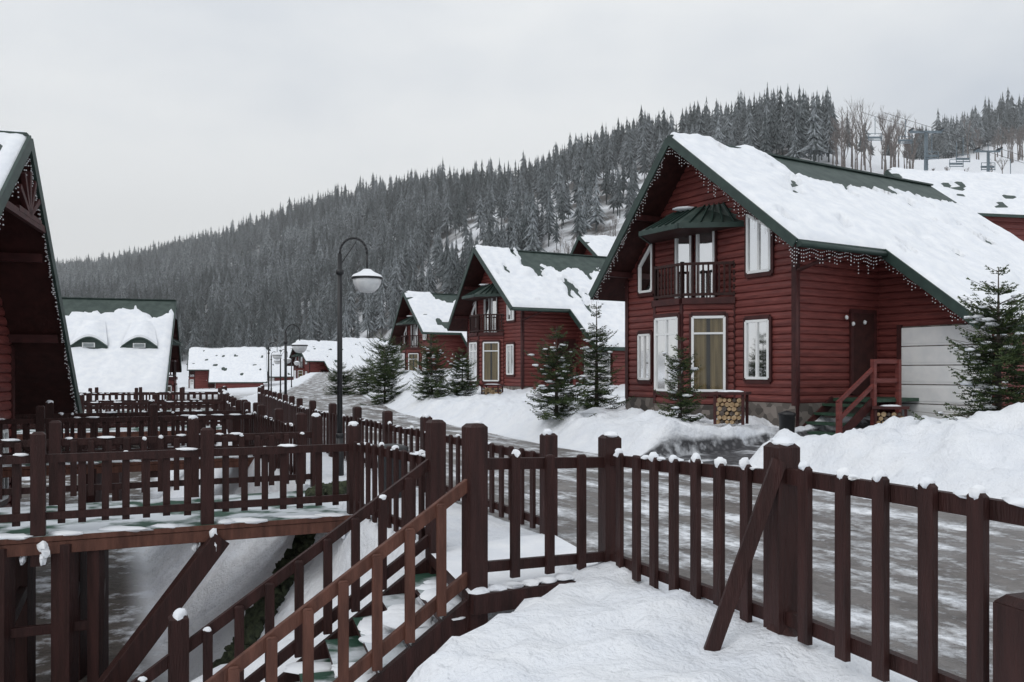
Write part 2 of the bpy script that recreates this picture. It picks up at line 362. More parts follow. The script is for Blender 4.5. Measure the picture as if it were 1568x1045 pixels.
# ------------------------------------------------------------------ fences
def vpost(mb,x,y,z0,z1,w,d,ang,m,snow=0):
    c,s=math.cos(ang),math.sin(ang); ch=w*.18
    ex=V(c,s,0);ey=V(-s,c,0)
    mb.box((x,y,(z0+z1-ch)/2),ex*w/2,ey*d/2,V(0,0,(z1-ch-z0)/2),m)
    b=[V(x,y,z1-ch)+ex*i*w/2+ey*j*d/2 for i,j in((-1,-1),(1,-1),(1,1),(-1,1))]
    t=[V(x,y,z1)+ex*i*w*.33+ey*j*d*.33 for i,j in((-1,-1),(1,-1),(1,1),(-1,1))]
    mb.box8(b+t,m)
    if snow: mb.blob((x+U(-.1,.1)*w,y,z1),(w*U(.38,.52),max(d*.55,w*.33),snow*U(.7,1.2)),'snow',9,6,.14)
def fence(mb,p1,p2,z1,z2,rh=.93,bh=.13,sp=.28,pw=.09,posts=(1,1),ps=.15,ph=1.15,off=-.045,mat='fence',snow=.5,pd=.035,ptop=.03,below=.1,rw=.09):
    p1=Vector((p1[0],p1[1],0));p2=Vector((p2[0],p2[1],0)); d=p2-p1; L=d.length; d/=L; n=Vector((d.y,-d.x,0)); ang=math.atan2(d.y,d.x)
    A=lambda t,z,o=0: V(*(p1+d*t+n*o).xy,z1+(z2-z1)*t/L+z)
    mb.beam(A(0,rh-rw/2),A(L,rh-rw/2),.05,rw,mat); mb.beam(A(0,bh),A(L,bh),.05,rw*.9,mat)
    k=max(1,round((L-.15)/sp)); 
    for i in range(1,k):
        t=L*i/k+U(-.01,.01); q=A(t,0,off); 
        vpost(mb,q.x,q.y,q.z+bh-.09+U(-.01,.01),q.z+rh+ptop+U(-.012,.012),pw*U(.96,1.04),pd,ang+U(-.03,.03),mat,(pw*.42 if R()<snow else 0))
    if sp>.15 and snow>0:
        t=.1
        while t<L-.15:
            l=U(.05,.25)
            if R()<.35: mb.blob(A(t+l/2,rh+.004),(abs(d.x)*l/2+.022,abs(d.y)*l/2+.022,.018),'snow',8,5,.15)
            t+=l+.1
    for f,t in((posts[0],0),(posts[1],L)):
        if f:
            q=A(t,0); vpost(mb,q.x,q.y,q.z-below,q.z+ph,ps,ps,ang,mat,(.04 if R()<snow+.2 else 0))
Apt=(1.61,5.07);Bpt=(.84,7.3);Cpt=(-.29,6.6);Dpt=(-.72,8.0)
dAB=(Vector(Apt)-Vector(Bpt)).normalized()
End=Vector(Apt)+dAB*2.3
mb=MB()
fence(mb,Bpt,Apt,-.06,.06,rh=.95,bh=.07,sp=.29,pw=.085,ph=1.12,off=.05,snow=.9,below=.22,ps=.15)
fence(mb,Apt,End[:],.06,.09,rh=.97,bh=.09,sp=.27,pw=.085,ph=1.12,posts=(0,0),off=.05,snow=.9)
mb.lathe((Apt[0],Apt[1],-.06),[(.13,0),(.13,.05),(.10,.10),(.08,.16)],12,'fence')
mb.beam((1.12,4.93,-.12),(1.575,5.0,1.08),.045,.085,'fence',side=(.1,1,0))
mb.build('picket_fence',bevel=.006)
mb=MB()
vpost(mb,2.17,3.55,-.2,.66,.2,.2,.3,'fence'); mb.beam((2.17,3.55,.2),(2.6,3.3,.2),.05,.3,'fence')
mb.build('wooden_end_post',bevel=.006)
mb=MB()
fence(mb,Cpt,Bpt,-.02,-.08,rh=.95,bh=.10,sp=.27,pw=.075,posts=(0,0),off=.05,snow=.3)
vpost(mb,*Cpt,-1.1,1.2,.15,.15,.55,'fence')
mb.box8([V(-.33,6.5,-.2),V(.9,7.26,-.2),V(.4,8.95,-.2),V(-.8,8.05,-.2),V(-.33,6.5,-.09),V(.9,7.26,-.09),V(.4,8.95,-.09),V(-.8,8.05,-.09)],'fence','snow')
mb.beam((-.3,6.46,-.17),(.84,7.16,-.19),.06,.15,'fence')
for i in range(9):
    t=i/8; mb.blob((-.27+1.1*t,6.54+.68*t,-.085),(.09,.07,.03),'snow',8,5)
mb.build('landing_fence',bevel=.006)
# ------------------------------------------------------------------ staircase
st=empty('wooden_staircase',(-1.5,7,-1.2))
sd=V(-2.0,-1.0,0)
DR=1.48; TT=1.35
def railing(p,name,mat,zr,zb,endpost):
    mb=MB(); P=lambda t,z: V(p[0]+sd.x*t,p[1]+sd.y*t,z-DR*t)
    sdn=sd.normalized(); side=V(-sdn.y,sdn.x,0)
    mb.beam(P(0,zr),P(TT,zr),.05,.09,mat,side=side); mb.beam(P(0,zb),P(TT,zb),.05,.09,mat,side=side)
    ang=math.atan2(sd.y,sd.x); n=int(2.236*TT/.235)
    for i in range(1,n):
        t=TT*i/n; q=P(t,0)+side*.045
        vpost(mb,q.x,q.y,q.z+zb-.1,q.z+zr+.03,.075,.035,ang,mat,.03 if (R()<.35 and zb>.03) else 0)
    if endpost:
        q=P(endpost,0); vpost(mb,q.x,q.y,q.z-.2,q.z+zr+.32,.15,.15,ang,'fence',.05)
    return mb.build(name,st,bevel=.005)
railing((-.33,6.58),'near_railing','fence_lit',.74,.02,0)
railing((-.75,8.0),'far_railing','fence',.76,.05,1.0)
mb=MB(); n=9
side=V(.5,-1,0).normalized()
for i in range(int(n*TT)):
    t=(i+.5)/n; c=V(-.52+sd.x*t,7.3+sd.y*t,-.14-DR*(i+1)/n)
    run=sd/n*.62; w=V(-.46,1.42,0)/2
    mb.box(c,run,w,V(0,0,.022),'fence','deck')
    for k in range(6):
        q=c+run*U(-.4,.4)+w*U(-.9,.9); mb.blob((q.x,q.y,q.z+.02),(U(.08,.24),U(.08,.2),U(.015,.04)),'snow',10,6,.2)
for o in(-1,1):
    w=V(-.46,1.42,0)/2*o; c=V(-.52,7.3,-.25)
    mb.beam(c+w,c+w+sd*TT+V(0,0,-DR*TT),.06,.24,'fence')
mb.build('steps',st,bevel=.004)
mb=MB()
fence(mb,Dpt,(-1.95,10.45),-.05,-.12,rh=.85,bh=.1,sp=.24,pw=.08,posts=(1,0),ph=1.2,snow=.3,below=.3)
mb.build('walkway_fence',bevel=.005)
# ------------------------------------------------------------------ footbridges
def bridge(p1,p2,wid,zd,sp,name,supports,hz=.86,detail=True):
    e=empty(name,(p1[0],p1[1],zd)); p1=V(p1[0],p1[1],0);p2=V(p2[0],p2[1],0); d=(p2-p1); L=d.length; d/=L; n=V(d.y,-d.x,0)
    if n.y<0:n=-n
    mb=MB()
    a=p1-n*.1;b=p2-n*.1;c=p2+n*wid;q=p1+n*wid; lo=V(0,0,zd-.06);hi=V(0,0,zd)
    mb.box8([a+lo,b+lo,c+lo,q+lo,a+hi,b+hi,c+hi,q+hi],'fence_lit','deck')
    for o in(-.04,wid*.5,wid-.05): mb.beam(p1+n*o+V(0,0,zd-.13),p2+n*o+V(0,0,zd-.13),.1,.13,'fence_lit')
    for i in range(int(L/.5)):
        u1=p1+d*(i*.5+U(0,.3))-n*.02; mb.blob((u1.x,u1.y,zd+.005),(U(.1,.3),U(.05,.1),U(.015,.035)),'snow',9,5,.2)
    mb.build('deck',e,bevel=.004)
    for k,o in enumerate((0,wid)):
        mb=MB(); m=max(1,round(L/1.85))
        for i in range(m):
            u1=p1+n*o+d*(L*i/m);u2=p1+n*o+d*(L*(i+1)/m)
            fence(mb,u1.xy[:],u2.xy[:],zd,zd,rh=hz,bh=.2,sp=sp,pw=.075,posts=(1,i==m-1),ps=.14,ph=1.1,off=.04 if k==0 else -.04,snow=.2,below=.32,ptop=-.02)
            if detail and k==0:
                for kk in range(3):
                    for sg in(-1,1): mb.blob((u1.x+sg*.11+U(-.02,.02),u1.y-.08,zd-.10-.07*kk),(.05-.008*kk,.05,.06),'snow',8,5,.3)
        mb.build('railing_%d'%(k+1),e,bevel=.004)
    mb=MB()
    for t in supports:
        for o in(.0,wid-.1):
            c=p1+d*t+n*o; w_=.13 if (detail and t<3) else .2; mb.beam((c.x,c.y,-2.7),(c.x,c.y,zd-.1),w_,w_,'fence')
        c1=p1+d*t+n*.05;c2=p1+d*t+n*(wid-.1); mb.beam((c1.x,c1.y,-1.2),(c2.x,c2.y,-1.2),.1,.14,'fence')
    if detail:
        c1=p1+d*supports[0];c2=p1+d*L; mb.beam((c1.x,c1.y,-1.15),(c2.x,c2.y,-1.15),.07,.1,'fence')
    mb.build('supports',e,bevel=.006)
    return e
B1=(-1.95,10.45);B2=(-6.6,8.35)
bridge(B1,B2,2.3,-.14,.19,'wooden_footbridge',[2.85,3.15,3.75])
mb=MB(); mb.beam((-3.35,9.75,-.3),(-4.8,8.7,-2.5),.16,.22,'fence'); mb.build('diagonal_timber_brace',bevel=.008)
bridge((-5.2,17.3),(-14,13.3),2.0,-.12,.2,'wooden_footbridge',[3,6],detail=False)
bridge((-8.8,26),(-18,22.5),2.0,-.15,.22,'wooden_footbridge',[3,6],detail=False)
bridge((-13.2,39),(-22,36),2.0,-.2,.25,'wooden_footbridge',[3,6],detail=False)
def along(aoff,y0,y1,name,z,sp):
    mb=MB(); y=y0; L=1.9
    while y<y1:
        y2=y+L*.9; xa=float(xl(y))+aoff; xb=float(xl(y2))+aoff
        fence(mb,(xa,y),(xb,y2),z,z,rh=.85,bh=.13,sp=sp,pw=.075,posts=(1,1 if y2>=y1 else 0),ps=.14,ph=1.08,snow=.25); y=y2
    mb.build(name)
along(0.05,8.9,40,'promenade_fence',-.12,.24)
along(-1.55,13.3,17,'promenade_fence',-.12,.24)
along(-1.55,19.6,25.6,'promenade_fence',-.12,.24)
along(-1.55,28,38,'promenade_fence',-.12,.24)
mb=MB()
for i in range(520):
    t=i/519+U(-.003,.003); x=-2.5-1.75*t+U(-.2,.2); y=12.0-3.9*t+U(-.14,.14); z=h1(x,y)
    mb.blob((x,y,z+.04),(U(.04,.12),U(.04,.12),U(.04,.12)),'shrub',7,5,.4)
mb.build('low_hedge')
# ------------------------------------------------------------------ street lamps
def lamp(x,y,z,h,name='street_lamp',dx=.45):
    e=empty(name,(x,y,z)); mb=MB()
    mb.cyl((x,y,z),(x,y,z+.7),.07,.06,10,'black'); mb.cyl((x,y,z+.7),(x,y,z+h-.3),.045,.04,10,'black')
    for zz in(.7,h-.6): mb.lathe((x,y,z+zz),[(.04,-.05),(.065,-.03),(.065,.03),(.04,.05)],10,'black')
    pr=V(x,y,z+h-.3)
    for i in range(1,13):
        an=math.pi*i/12; q=V(x+dx/2-dx/2*math.cos(an),y,z+h-.3+.26*math.sin(an)); mb.cyl(pr,q,.02,.02,6,'black'); pr=q
    q=V(x+dx,y,z+h-.56); mb.cyl(pr,q,.018,.018,6,'black')
    mb.cyl((x,y,z+h-.5),(x+dx*.6,y,z+h-.1),.009,.009,5,'black')
    mb.build('pole',e)
    mb=MB(); c=(x+dx,y,q.z-.14)
    mb.lathe(c,[(.0,.13),(.05,.13),(.07,.08),(.2,.04),(.26,0),(.255,-.02),(.2,-.015)],20,'black')
    mb.lathe(c,[(.0,.15),(.06,.145),(.12,.10),(.22,.055),(.262,.012)],20,'snow')
    mb.build('shade',e)
    mb=MB(); mb.lathe(c,[(.225,-.015),(.235,-.03),(.225,-.09),(.19,-.16),(.14,-.21),(.1,-.235),(.0,-.25)],20,'lampsh'); mb.build('globe',e)
lamp(-2.84,14,-.15,4.0); lamp(-7.2,27,-.15,3.3)
lamp(-12.9,45,-.2,3.4); lamp(-15.0,55,-.3,3.4); lamp(-17.3,61,-.3,3.4); lamp(-18.7,72,-.3,3.4)
mb=MB(); mb.lathe((-1.62,11.5,-.12),[(.15,0),(.19,.1),(.2,.62),(.22,.64),(.22,.7),(.12,.74),(0,.75)],14,'black'); mb.build('litter_bin')
# ------------------------------------------------------------------ chalets
def clap(mb,pt,lo,hi,z0,z1,step,m='red'):
    n=max(1,round((z1-z0)/step)); step=(z1-z0)/n
    for i in range(n):
        zs=[z0+step*(i+f) for f in(0.0,.12,.5,.88,1.0)]; os_=[-.006,.028,.044,.028,-.006]
        for k in range(4):
            a0,b0,a1,b1=lo(zs[k]),hi(zs[k]),lo(zs[k+1]),hi(zs[k+1])
            if b0-a0<.02: continue
            if b1<a1: a1=b1=(a1+b1)/2
            mb.poly([pt(a0,zs[k],os_[k]),pt(b0,zs[k],os_[k]),pt(b1,zs[k+1],os_[k+1]),pt(a1,zs[k+1],os_[k+1])],m,False)
def window(mb,A,dx,nn,w,h,h2=None,curt='curt',mull=True,gap=.3,cross=None):
    h2=h if h2 is None else h2; Z=V(0,0,1); A=Vector(A)
    def C(o): return [A+nn*o,A+dx*w+nn*o,A+dx*w+Z*h2+nn*o,A+Z*h+nn*o]
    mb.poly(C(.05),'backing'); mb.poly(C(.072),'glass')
    g=gap
    def strip(a,b):
        k=max(2,int((b-a)*w/.05)); ha=lambda f:h+(h2-h)*f
        for i in range(k):
            f0=a+(b-a)*i/k; f1=a+(b-a)*(i+1)/k; o0=.054+.008*(i%2); o1=.054+.008*((i+1)%2)
            mb.poly([A+dx*w*f0+nn*o0,A+dx*w*f1+nn*o1,A+dx*w*f1+nn*o1+Z*ha(f1),A+dx*w*f0+nn*o0+Z*ha(f0)],curt)
    strip(0,.5-g/2); strip(.5+g/2,1)
    c=C(.088)
    for i in range(4): mb.beam(c[i],c[(i+1)%4],.05,.065,'white',side=nn)
    if mull: mb.beam(A+dx*w*.5+nn*.086,A+dx*w*.5+Z*(h+h2)/2+nn*.086,.045,.06,'white',side=nn)
    if cross: mb.beam(A+Z*h*cross+nn*.084,A+dx*w+Z*h*cross+nn*.084,.045,.05,'white',side=nn)
    c=C(.065); cc=sum(c,V(0,0,0))/4
    c=[q+(q-cc).normalized()*.10 for q in c]
    for i in range(4): mb.beam(c[i],c[(i+1)%4],.06,.10,'redtrim',side=nn)
def chalet(K,u,v,z0,D=10.5,sl=1.12,sr=.782,smax=6.81,smin=-.865,sext=-3.25,wext=2.1,bare=(.0,0),lights=False,detail=2,name='wooden_chalet',dormers=(),depth=1.5,seed=0,snowt=.17,burst=False,bayon=True,spot=.69):
    K=V(K[0],K[1],z0); u=V(*u,0).normalized(); v=V(*v,0).normalized(); Z=V(0,0,1)
    e=empty(name,K); P=lambda s,w,z: K+u*s+v*w+Z*z
    zr=7.84;Sr=3.33;W=6.3;w0=-1.0;T=.15
    zf=lambda s: zr-sl*(s-Sr) if s>Sr else zr-sr*(Sr-s)
    mb=MB()
    def slab(sa,sb,wa,wb):
        lo=[P(sa,wa,zf(sa)-T),P(sb,wa,zf(sb)-T),P(sb,wb,zf(sb)-T),P(sa,wb,zf(sa)-T)]; hi=[q+Z*T for q in lo]
        mb.box8(lo+hi,'soffit','roof')
    slab(Sr,smax,w0,D); slab(smin,Sr,w0,D)
    ext=sext is not None
    if ext: slab(sext,smin,wext,D)
    mb.beam(P(Sr,w0,zr+.02),P(Sr,D,zr+.02),.2,.05,'roof')
    mb.build('roof',e)
    mb=MB()
    fz=-.08; FO=-.03
    mb.beam(P(Sr,w0+FO,zr+fz),P(smax,w0+FO,zf(smax)+fz),.05,.22,'green',side=v); mb.beam(P(Sr,w0+FO-.002,zr+fz),P(smin,w0+FO-.002,zf(smin)+fz),.05,.22,'green',side=v)
    mb.beam(P(smin-.03,w0,zf(smin)+fz),P(smin-.03,wext if ext else D,zf(smin)+fz),.05,.17,'green',side=u)
    mb.beam(P(smax+.03,w0,zf(smax)+fz),P(smax+.03,D,zf(smax)+fz),.05,.17,'green',side=u)
    if ext:
        mb.beam(P(smin,wext+FO,zf(smin)+fz),P(sext,wext+FO,zf(sext)+fz),.05,.22,'green',side=v)
        mb.beam(P(sext-.03,wext,zf(sext)+fz),P(sext-.03,D,zf(sext)+fz),.05,.17,'green',side=u)
    for s in(.4,1.9,Sr,4.8,6.1): mb.beam(P(s,w0+.1,zf(s)-T-.1),P(s,0,zf(s)-T-.1),.12,.16,'redtrim')
    mb.build('fascia',e)
    def snow(side):
        if side>0:
            S=np.linspace(Sr,smax+.02,20 if detail<2 else 40)
        else:
            a=np.linspace(smin-.03,Sr,(44 if dormers else 22) if detail<2 else 60); S=np.concatenate([np.linspace(sext-.03,smin-.03,14 if detail<2 else 28)[:-1],a]) if ext else a
        wx=wext; nW=(60 if dormers else 26) if detail<2 else 120
        WW=np.unique(np.concatenate([np.linspace(w0-.03,wx-.03,(16 if dormers else 8) if detail<2 else 34),np.linspace(wx-.03,D,nW)]))
        s,w=np.meshgrid(S,WW); sz=np.where(s>Sr,zr-sl*(s-Sr),zr-sr*(Sr-s))
        d=np.minimum(w-(w0-.03),D-w)
        if side>0: d=np.minimum(d,smax+.02-s)
        elif ext:
            inn=s<(smin-.03+1e-6)
            d=np.where(w<wx-.03-1e-6,np.minimum(d,s-(smin-.03)),np.minimum(d,s-(sext-.03)))
            d=np.where(inn,np.minimum(d,w-(wx-.03)),d)
        else: d=np.minimum(d,s-(smin-.03))
        n=fbm(s*.8+seed*7,w*.8+seed*3,21,4)-.5; n2=fbm(s*3+seed,w*3,22,3)-.5
        H=snowt*np.clip(d/.18,0,1)**.5+n*.36*np.clip(d/.5,0,1)+n2*.11*np.clip(d/.2,0,1)
        H=np.where(d<.01,-.03,np.maximum(H,-.05 if spot<.8 else .05))
        rd_=np.abs(s-Sr)
        if bare[0]>0:
            bb=ss((bare[0]+n*2.4+n2*.8-rd_)/.35)*ss((w-bare[1]+n*2)/.8)
            H=H-bb*(snowt+.22)
        sp_=fbm(s*1.1+seed*5,w*1.9,41,3); spots=ss((sp_-spot)/.05)
        H=H-spots*(snowt+.14)*(d>.3)
        # raised roof-vent humps under the snow
        if detail==2 and side<0:
            for (vs,vw) in((1.6,1.2),(.2,4.6),(1.0,7.4),(-1.7,6.0)):
                H=H+.16*np.exp(-(((s-vs)/.22)**2+((w-vw)/.32)**2))-.30*np.exp(-(((s-vs+.36)/.10)**2+((w-vw)/.30)**2))
        if ext and side<0:
            bad=(s<smin-.03-1e-6)&(w<wx-.03-1e-6)
        else: bad=np.zeros_like(s,bool)
        X=K.x+u.x*s+v.x*w;Y=K.y+u.y*s+v.y*w;ZZ_=K.z+sz+H
        nw,nS=s.shape; i=(np.arange(nw-1)[:,None]*nS+np.arange(nS-1)[None,:]).ravel()
        Fq=np.stack([i,i+1,i+nS+1,i+nS],1); keep=~(bad.ravel()[Fq].any(1))
        Fq=Fq[keep]
        o=fastmesh('roof_snow',np.stack([X-K.x,Y-K.y,ZZ_-K.z],-1).reshape(-1,3),Fq,4,M['snow'],True); o.parent=e
    snow(-1); snow(1)
    st_=.185 if detail==2 else .37
    zt=zr-T
    slo=lambda z: max(0,Sr-(zt-z)/sr); shi=lambda z: min(W,Sr+(zt-z)/sl)
    mb=MB()
    clap(mb,lambda a,z,o:P(a,-o,z),slo,shi,.85,zt-.02,st_)
    zs=zf(0)-T
    gw=3.1 if ext else D
    clap(mb,lambda a,z,o:P(-o,a,z),lambda z:0,lambda z:gw,.85,zs,st_)
    clap(mb,lambda a,z,o:P(W+o,a,z),lambda z:0,lambda z:D-.6,.85,zf(W)-T,st_)
    if ext:
        clap(mb,lambda a,z,o:P(a,3.1-o,z),lambda z:max(sext+.25,Sr-(zt-z)/sr),lambda z:0,.3,zs,st_)
        clap(mb,lambda a,z,o:P(sext+.25-o,a,z),lambda z:3.1,lambda z:D-.6,.3,zf(sext+.25)-T,st_)
    mb.poly([P(0,D-.6,-.5),P(W,D-.6,-.5),P(W,D-.6,zf(W)-T),P(Sr,D-.6,zt),P(0,D-.6,zs)],'red')
    for s,w in((0,0),(W,0)): mb.beam(P(s,w,.8),P(s,w,zf(s)-T),.14,.14,'redtrim',side=u)
    mb.build('log_walls',e)
    mb=MB()
    def plin(s0,s1,a0,a1,zt_=.85): mb.box8([P(s0,a0,-depth),P(s1,a0,-depth),P(s1,a1,-depth),P(s0,a1,-depth),P(s0,a0,zt_),P(s1,a0,zt_),P(s1,a1,zt_),P(s0,a1,zt_)],'stone')
    plin(-.06,W+.06,-.06,D-.65)
    if ext: plin(sext+.19,-.07,3.04,D-.66,.3)
    mb.build('stone_plinth',e)
    if bayon:
        bay=[(1.95,0),(2.9,-.94),(3.95,-.94),(4.9,0)]
        mb=MB()
        for (s0,a0),(s1,a1) in zip(bay[:-1],bay[1:]):
            q0=P(s0,a0,0);q1=P(s1,a1,0); dd=(q1-q0);l=dd.length;dd/=l; nn=Z.cross(dd); 
            if nn.dot(-v)<0: nn=-nn
            clap(mb,lambda a,z,o:q0+dd*a+nn*o+Z*z,lambda z:0,lambda z:l,.75,3.4,st_)
            mb.poly([q0-Z*depth+nn*.05,q1-Z*depth+nn*.05,q1+Z*.75+nn*.05,q0+Z*.75+nn*.05],'stone')
            mb.beam(q0+Z*.75,q0+Z*3.4,.1,.1,'redtrim',side=u)
            mb.beam(q0+nn*.06+Z*3.45,q1+nn*.06+Z*3.45,.12,.16,'redtrim')
            for z in(3.62,4.42): mb.beam(q0+nn*.02+Z*z,q1+nn*.02+Z*z,.05,.07,'fence')
            mb.beam(q0+Z*3.5,q0+Z*4.48,.08,.08,'fence',side=u); mb.beam(q1+Z*3.5,q1+Z*4.48,.08,.08,'fence',side=u)
            nb=int(l/(.13 if detail==2 else .22))
            for i in range(1,nb): q=q0+dd*l*i/nb+nn*.02; mb.beam(q+Z*3.62,q+Z*4.42,.05,.022,'fence',side=dd)
            ww=.86 if (s1-s0)>.96 else .8
            big=(nn.dot(-u)>.3)
            if big or nn.dot(-v)>.9: window(mb,q0+dd*(l-ww)/2+Z*1.12,dd,nn,ww,1.9,curt='ochre' if big else 'curt',gap=.12 if big else .45,mull=not big,cross=.78)
        mb.poly([P(s,a,3.5) for s,a in bay],'redtrim')
        mb.build('bay_and_balcony',e)
        mb=MB()
        o1=[(1.6,0),(2.65,-1.3),(4.2,-1.3),(5.25,0)]; tp=[(2.2,0),(2.95,-.25),(3.9,-.25),(4.65,0)]
        for i in range(3):
            a0,a1=o1[i],o1[i+1];b0,b1=tp[i],tp[i+1]
            mb.poly([P(*a0,5.42),P(*a1,5.42),P(*b1,6.0),P(*b0,6.0)],'roof'); mb.beam(P(*a0,5.36),P(*a1,5.36),.05,.13,'green')
            for k in range(1,6):
                f=k/6; A0=P(*a0,5.44).lerp(P(*a1,5.44),f);B0=P(*b0,6.02).lerp(P(*b1,6.02),f); mb.beam(A0,B0,.03,.05,'green')
        mb.poly([P(*q,6.0) for q in tp],'roof'); mb.poly([P(*q,5.32) for q in o1],'soffit')
        mb.blob(P(3.4,-.35,6.0),(.35,.25,.06),'snow')
        mb.build('balcony_canopy',e)
    mb=MB(); nf=-v
    window(mb,P(.77,0,1.45),u,nf,.72,1.42,gap=.5); window(mb,P(5.2,0,1.4),u,nf,.5,1.28,gap=.4)
    if bayon:
        window(mb,P(.72,0,4.1),u,nf,.72,1.05,1.45,gap=.4,mull=True)
        window(mb,P(5.12,0,3.95),u,nf,.55,1.35,.75,gap=.4,mull=False)
        window(mb,P(2.62,0,3.55),u,nf,.62,1.85,gap=.4,mull=False); window(mb,P(3.5,0,3.55),u,nf,.58,1.85,gap=.4,mull=False)
    mb.build('windows',e)
    if ext:
        mb=MB()
        mb.box(P(-.06,2.4,2.05),-u*.03,v*.42,Z*1.02,'soffit'); 
        for a in(1.95,2.85): mb.beam(P(-.07,a,1.05),P(-.07,a,3.1),.06,.1,'redtrim',side=u)
        mb.beam(P(-.07,1.9,3.12),P(-.07,2.9,3.12),.06,.1,'redtrim',side=u)
        mb.box(P(-.62,2.15,.93),u*.58,v*.93,Z*.04,'steps')
        for i in range(4): mb.box(P(-.62,.12+.3*i,.18+.21*i),u*.55,v*.17,Z*.03,'steps')
        for s in(-1.2,-.08):
            mb.beam(P(s,0,.1),P(s,1.25,.92),.05,.2,'redtrim')
        for z in(.55,.95): mb.beam(P(-1.22,-.05,z-.1+.05),P(-1.22,1.22,z+.75),.05,.09,'red')
        for z in(1.4,1.85): mb.beam(P(-1.22,1.2,z),P(-1.22,2.15,z),.05,.1,'red')
        for a,zt_ in((0,.95),(1.22,1.9),(2.15,1.9)): mb.beam(P(-1.22,a,0),P(-1.22,a,zt_),.1,.1,'red',side=u)
        mb.build('porch',e)
        mb=MB()
        ga,gb=-.72,sext+.3; 
        mb.box(P((ga+gb)/2,3.1-.06,1.55),u*(ga-gb)/2,v*.01,Z*1.18,'stone')
        for i in range(5):
            z1=.36+.47*i; mb.box(P((ga+gb)/2,3.1-.085,z1+.23),u*(ga-gb)/2,v*.014,Z*.222,'white')
            mb.box(P((ga+gb)/2,3.1-.105,z1+.23),u*(ga-gb)/2*.97,v*.006,Z*.165,'white')
        mb.beam(P(ga+.06,3.1-.06,.3),P(ga+.06,3.1-.06,2.78),.12,.12,'redtrim',side=v)
        mb.box(P((ga+gb)/2-.3,3.1-.12,.75),u*.07,v*.015,Z*.015,'black')
        mb.build('garage_door',e)
        mb=MB()
        for a,z in((1.7,2.95),(1.95,2.8),(2.4,2.85)): 
            mb.blob(P(-.12,a,z),(.045,.045,.055),'white')
        mb.build('wall_lamps',e)
    if detail==2:
        mb=MB(); q=P(-.12,-.08,0)
        mb.cyl(q+Z*.3,q+Z*4.0,.045,.045,8,'redtrim'); mb.cyl(q+Z*4.0,P(smin+.05,.6,4.4),.045,.045,8,'redtrim')
        mb.cyl(P(smin-.1,w0,zf(smin)-.1),P(smin-.1,wext,zf(smin)-.12),.06,.06,8,'green')
        mb.build('rain_pipe',e)
    if lights:
        mb=MB()
        def drape(a,b,dens=.07):
            L=(b-a).length; n=int(L/dens)
            for i in range(n):
                q=a.lerp(b,(i+R()*.6)/n)-Z*(.12+.03*math.sin(i*.7)); l=random.choice([.08,.12,.16,.22,.30,.38,.18])*U(.8,1.1)
                x,y=U(-.02,.02),U(-.02,.02)
                mb.beam(q,q-Z*l+V(x,y,0),.003,.003,'redtrim')
                for k in range(int(l/.08)+1):
                    c=q-Z*(k*.08)+V(x*k*.3,y*k*.3,0); g=.0085; mb.box(c,V(g,0,0),V(0,g,0),V(0,0,.010),'lampsh')
        drape(P(Sr,w0,zr-.08),P(smax,w0,zf(smax)-.08)); drape(P(Sr,w0,zr-.08),P(smin,w0,zf(smin)-.08))
        if ext:
            drape(P(smin,w0,zf(smin)-.08),P(smin,wext,zf(smin)-.08)); drape(P(smin,wext,zf(smin)-.08),P(sext,wext,zf(sext)-.08))
        mb.build('light_string',e)
    if burst:
        mb=MB(); c=P(Sr,w0-.01,zr-1.35)
        for i in range(7):
            an=math.pi*(i/6.)*1.0; q=c+(u*math.cos(an)+Z*math.sin(an))*.75; mb.beam(c,q,.07,.09,'redtrim',side=v)
        mb.beam(P(Sr-1.6,w0,zr-1.42),P(Sr+1.15,w0,zr-1.42),.08,.12,'redtrim',side=v)
        mb.build('gable_ornament',e)
    if dormers:
        mb=MB()
        for s,w in dormers:
            # eyebrow dormer: arched green front leaning out of the slope, snow on its back, bare tile apron
            n=14; HW=.9; HH=.50; top=[]
            for i in range(n+1):
                f=-1+2*i/n; hg=HH*math.cos(f*math.pi/2)**1.1
                top.append((P(s-.5,w+f*HW,zf(s-.5)+.16+hg),P(s+1.1,w+f*HW*.6,zf(s+1.1)+.12+hg*.1),P(s-.46,w+f*HW,zf(s-.46)+.02)))
            for i in range(n):
                a_,b_,c_=top[i];a2,b2,c2=top[i+1]
                mb.poly([a_,a2,b2,b_],'roof',True); mb.poly([c_,c2,a2.lerp(b2,.03),a_.lerp(b_,.03)],'roof')
                o=Z*.10
                mb.poly([a_.lerp(b_,.10)+o,a2.lerp(b2,.10)+o,b2+o,b_+o],'snow',True)
                mb.poly([a_.lerp(b_,.10)+o,a2.lerp(b2,.10)+o,a2.lerp(b2,.07)-o*.2,a_.lerp(b_,.07)-o*.2],'snow',True)
                mb.beam(a_,a2,.05,.05,'green')
            mb.box(P(s-.51,w,zf(s-.5)+.28),u*.015,v*.3,Z*.12,'white'); mb.box(P(s-.53,w,zf(s-.5)+.28),u*.012,v*.25,Z*.09,'glass')
        mb.build('eyebrow_dormers',e)
    return e,P
chalet((6.75,20.2),(-.515,.857),(.857,.515),0.0,bare=(1.35,2.2),lights=True,seed=1,spot=.72)
chalet((.5,40.5),(-.454,.891),(.891,.454),.05,bare=(1.7,1.2),seed=2)
chalet((-6.1,64),(-.454,.891),(.891,.454),.0,bare=(.9,1),seed=3,detail=1)
chalet((7.0,53.5),(-.515,.857),(.857,.515),2.7,bare=(0,0),seed=4,detail=1)
up=(-.29,.957); vp=(-.957,-.29)
chalet((-8.25,11.02),up,vp,-2.22,smax=7.73,seed=5,lights=True,burst=True,bayon=False,snowt=.1)
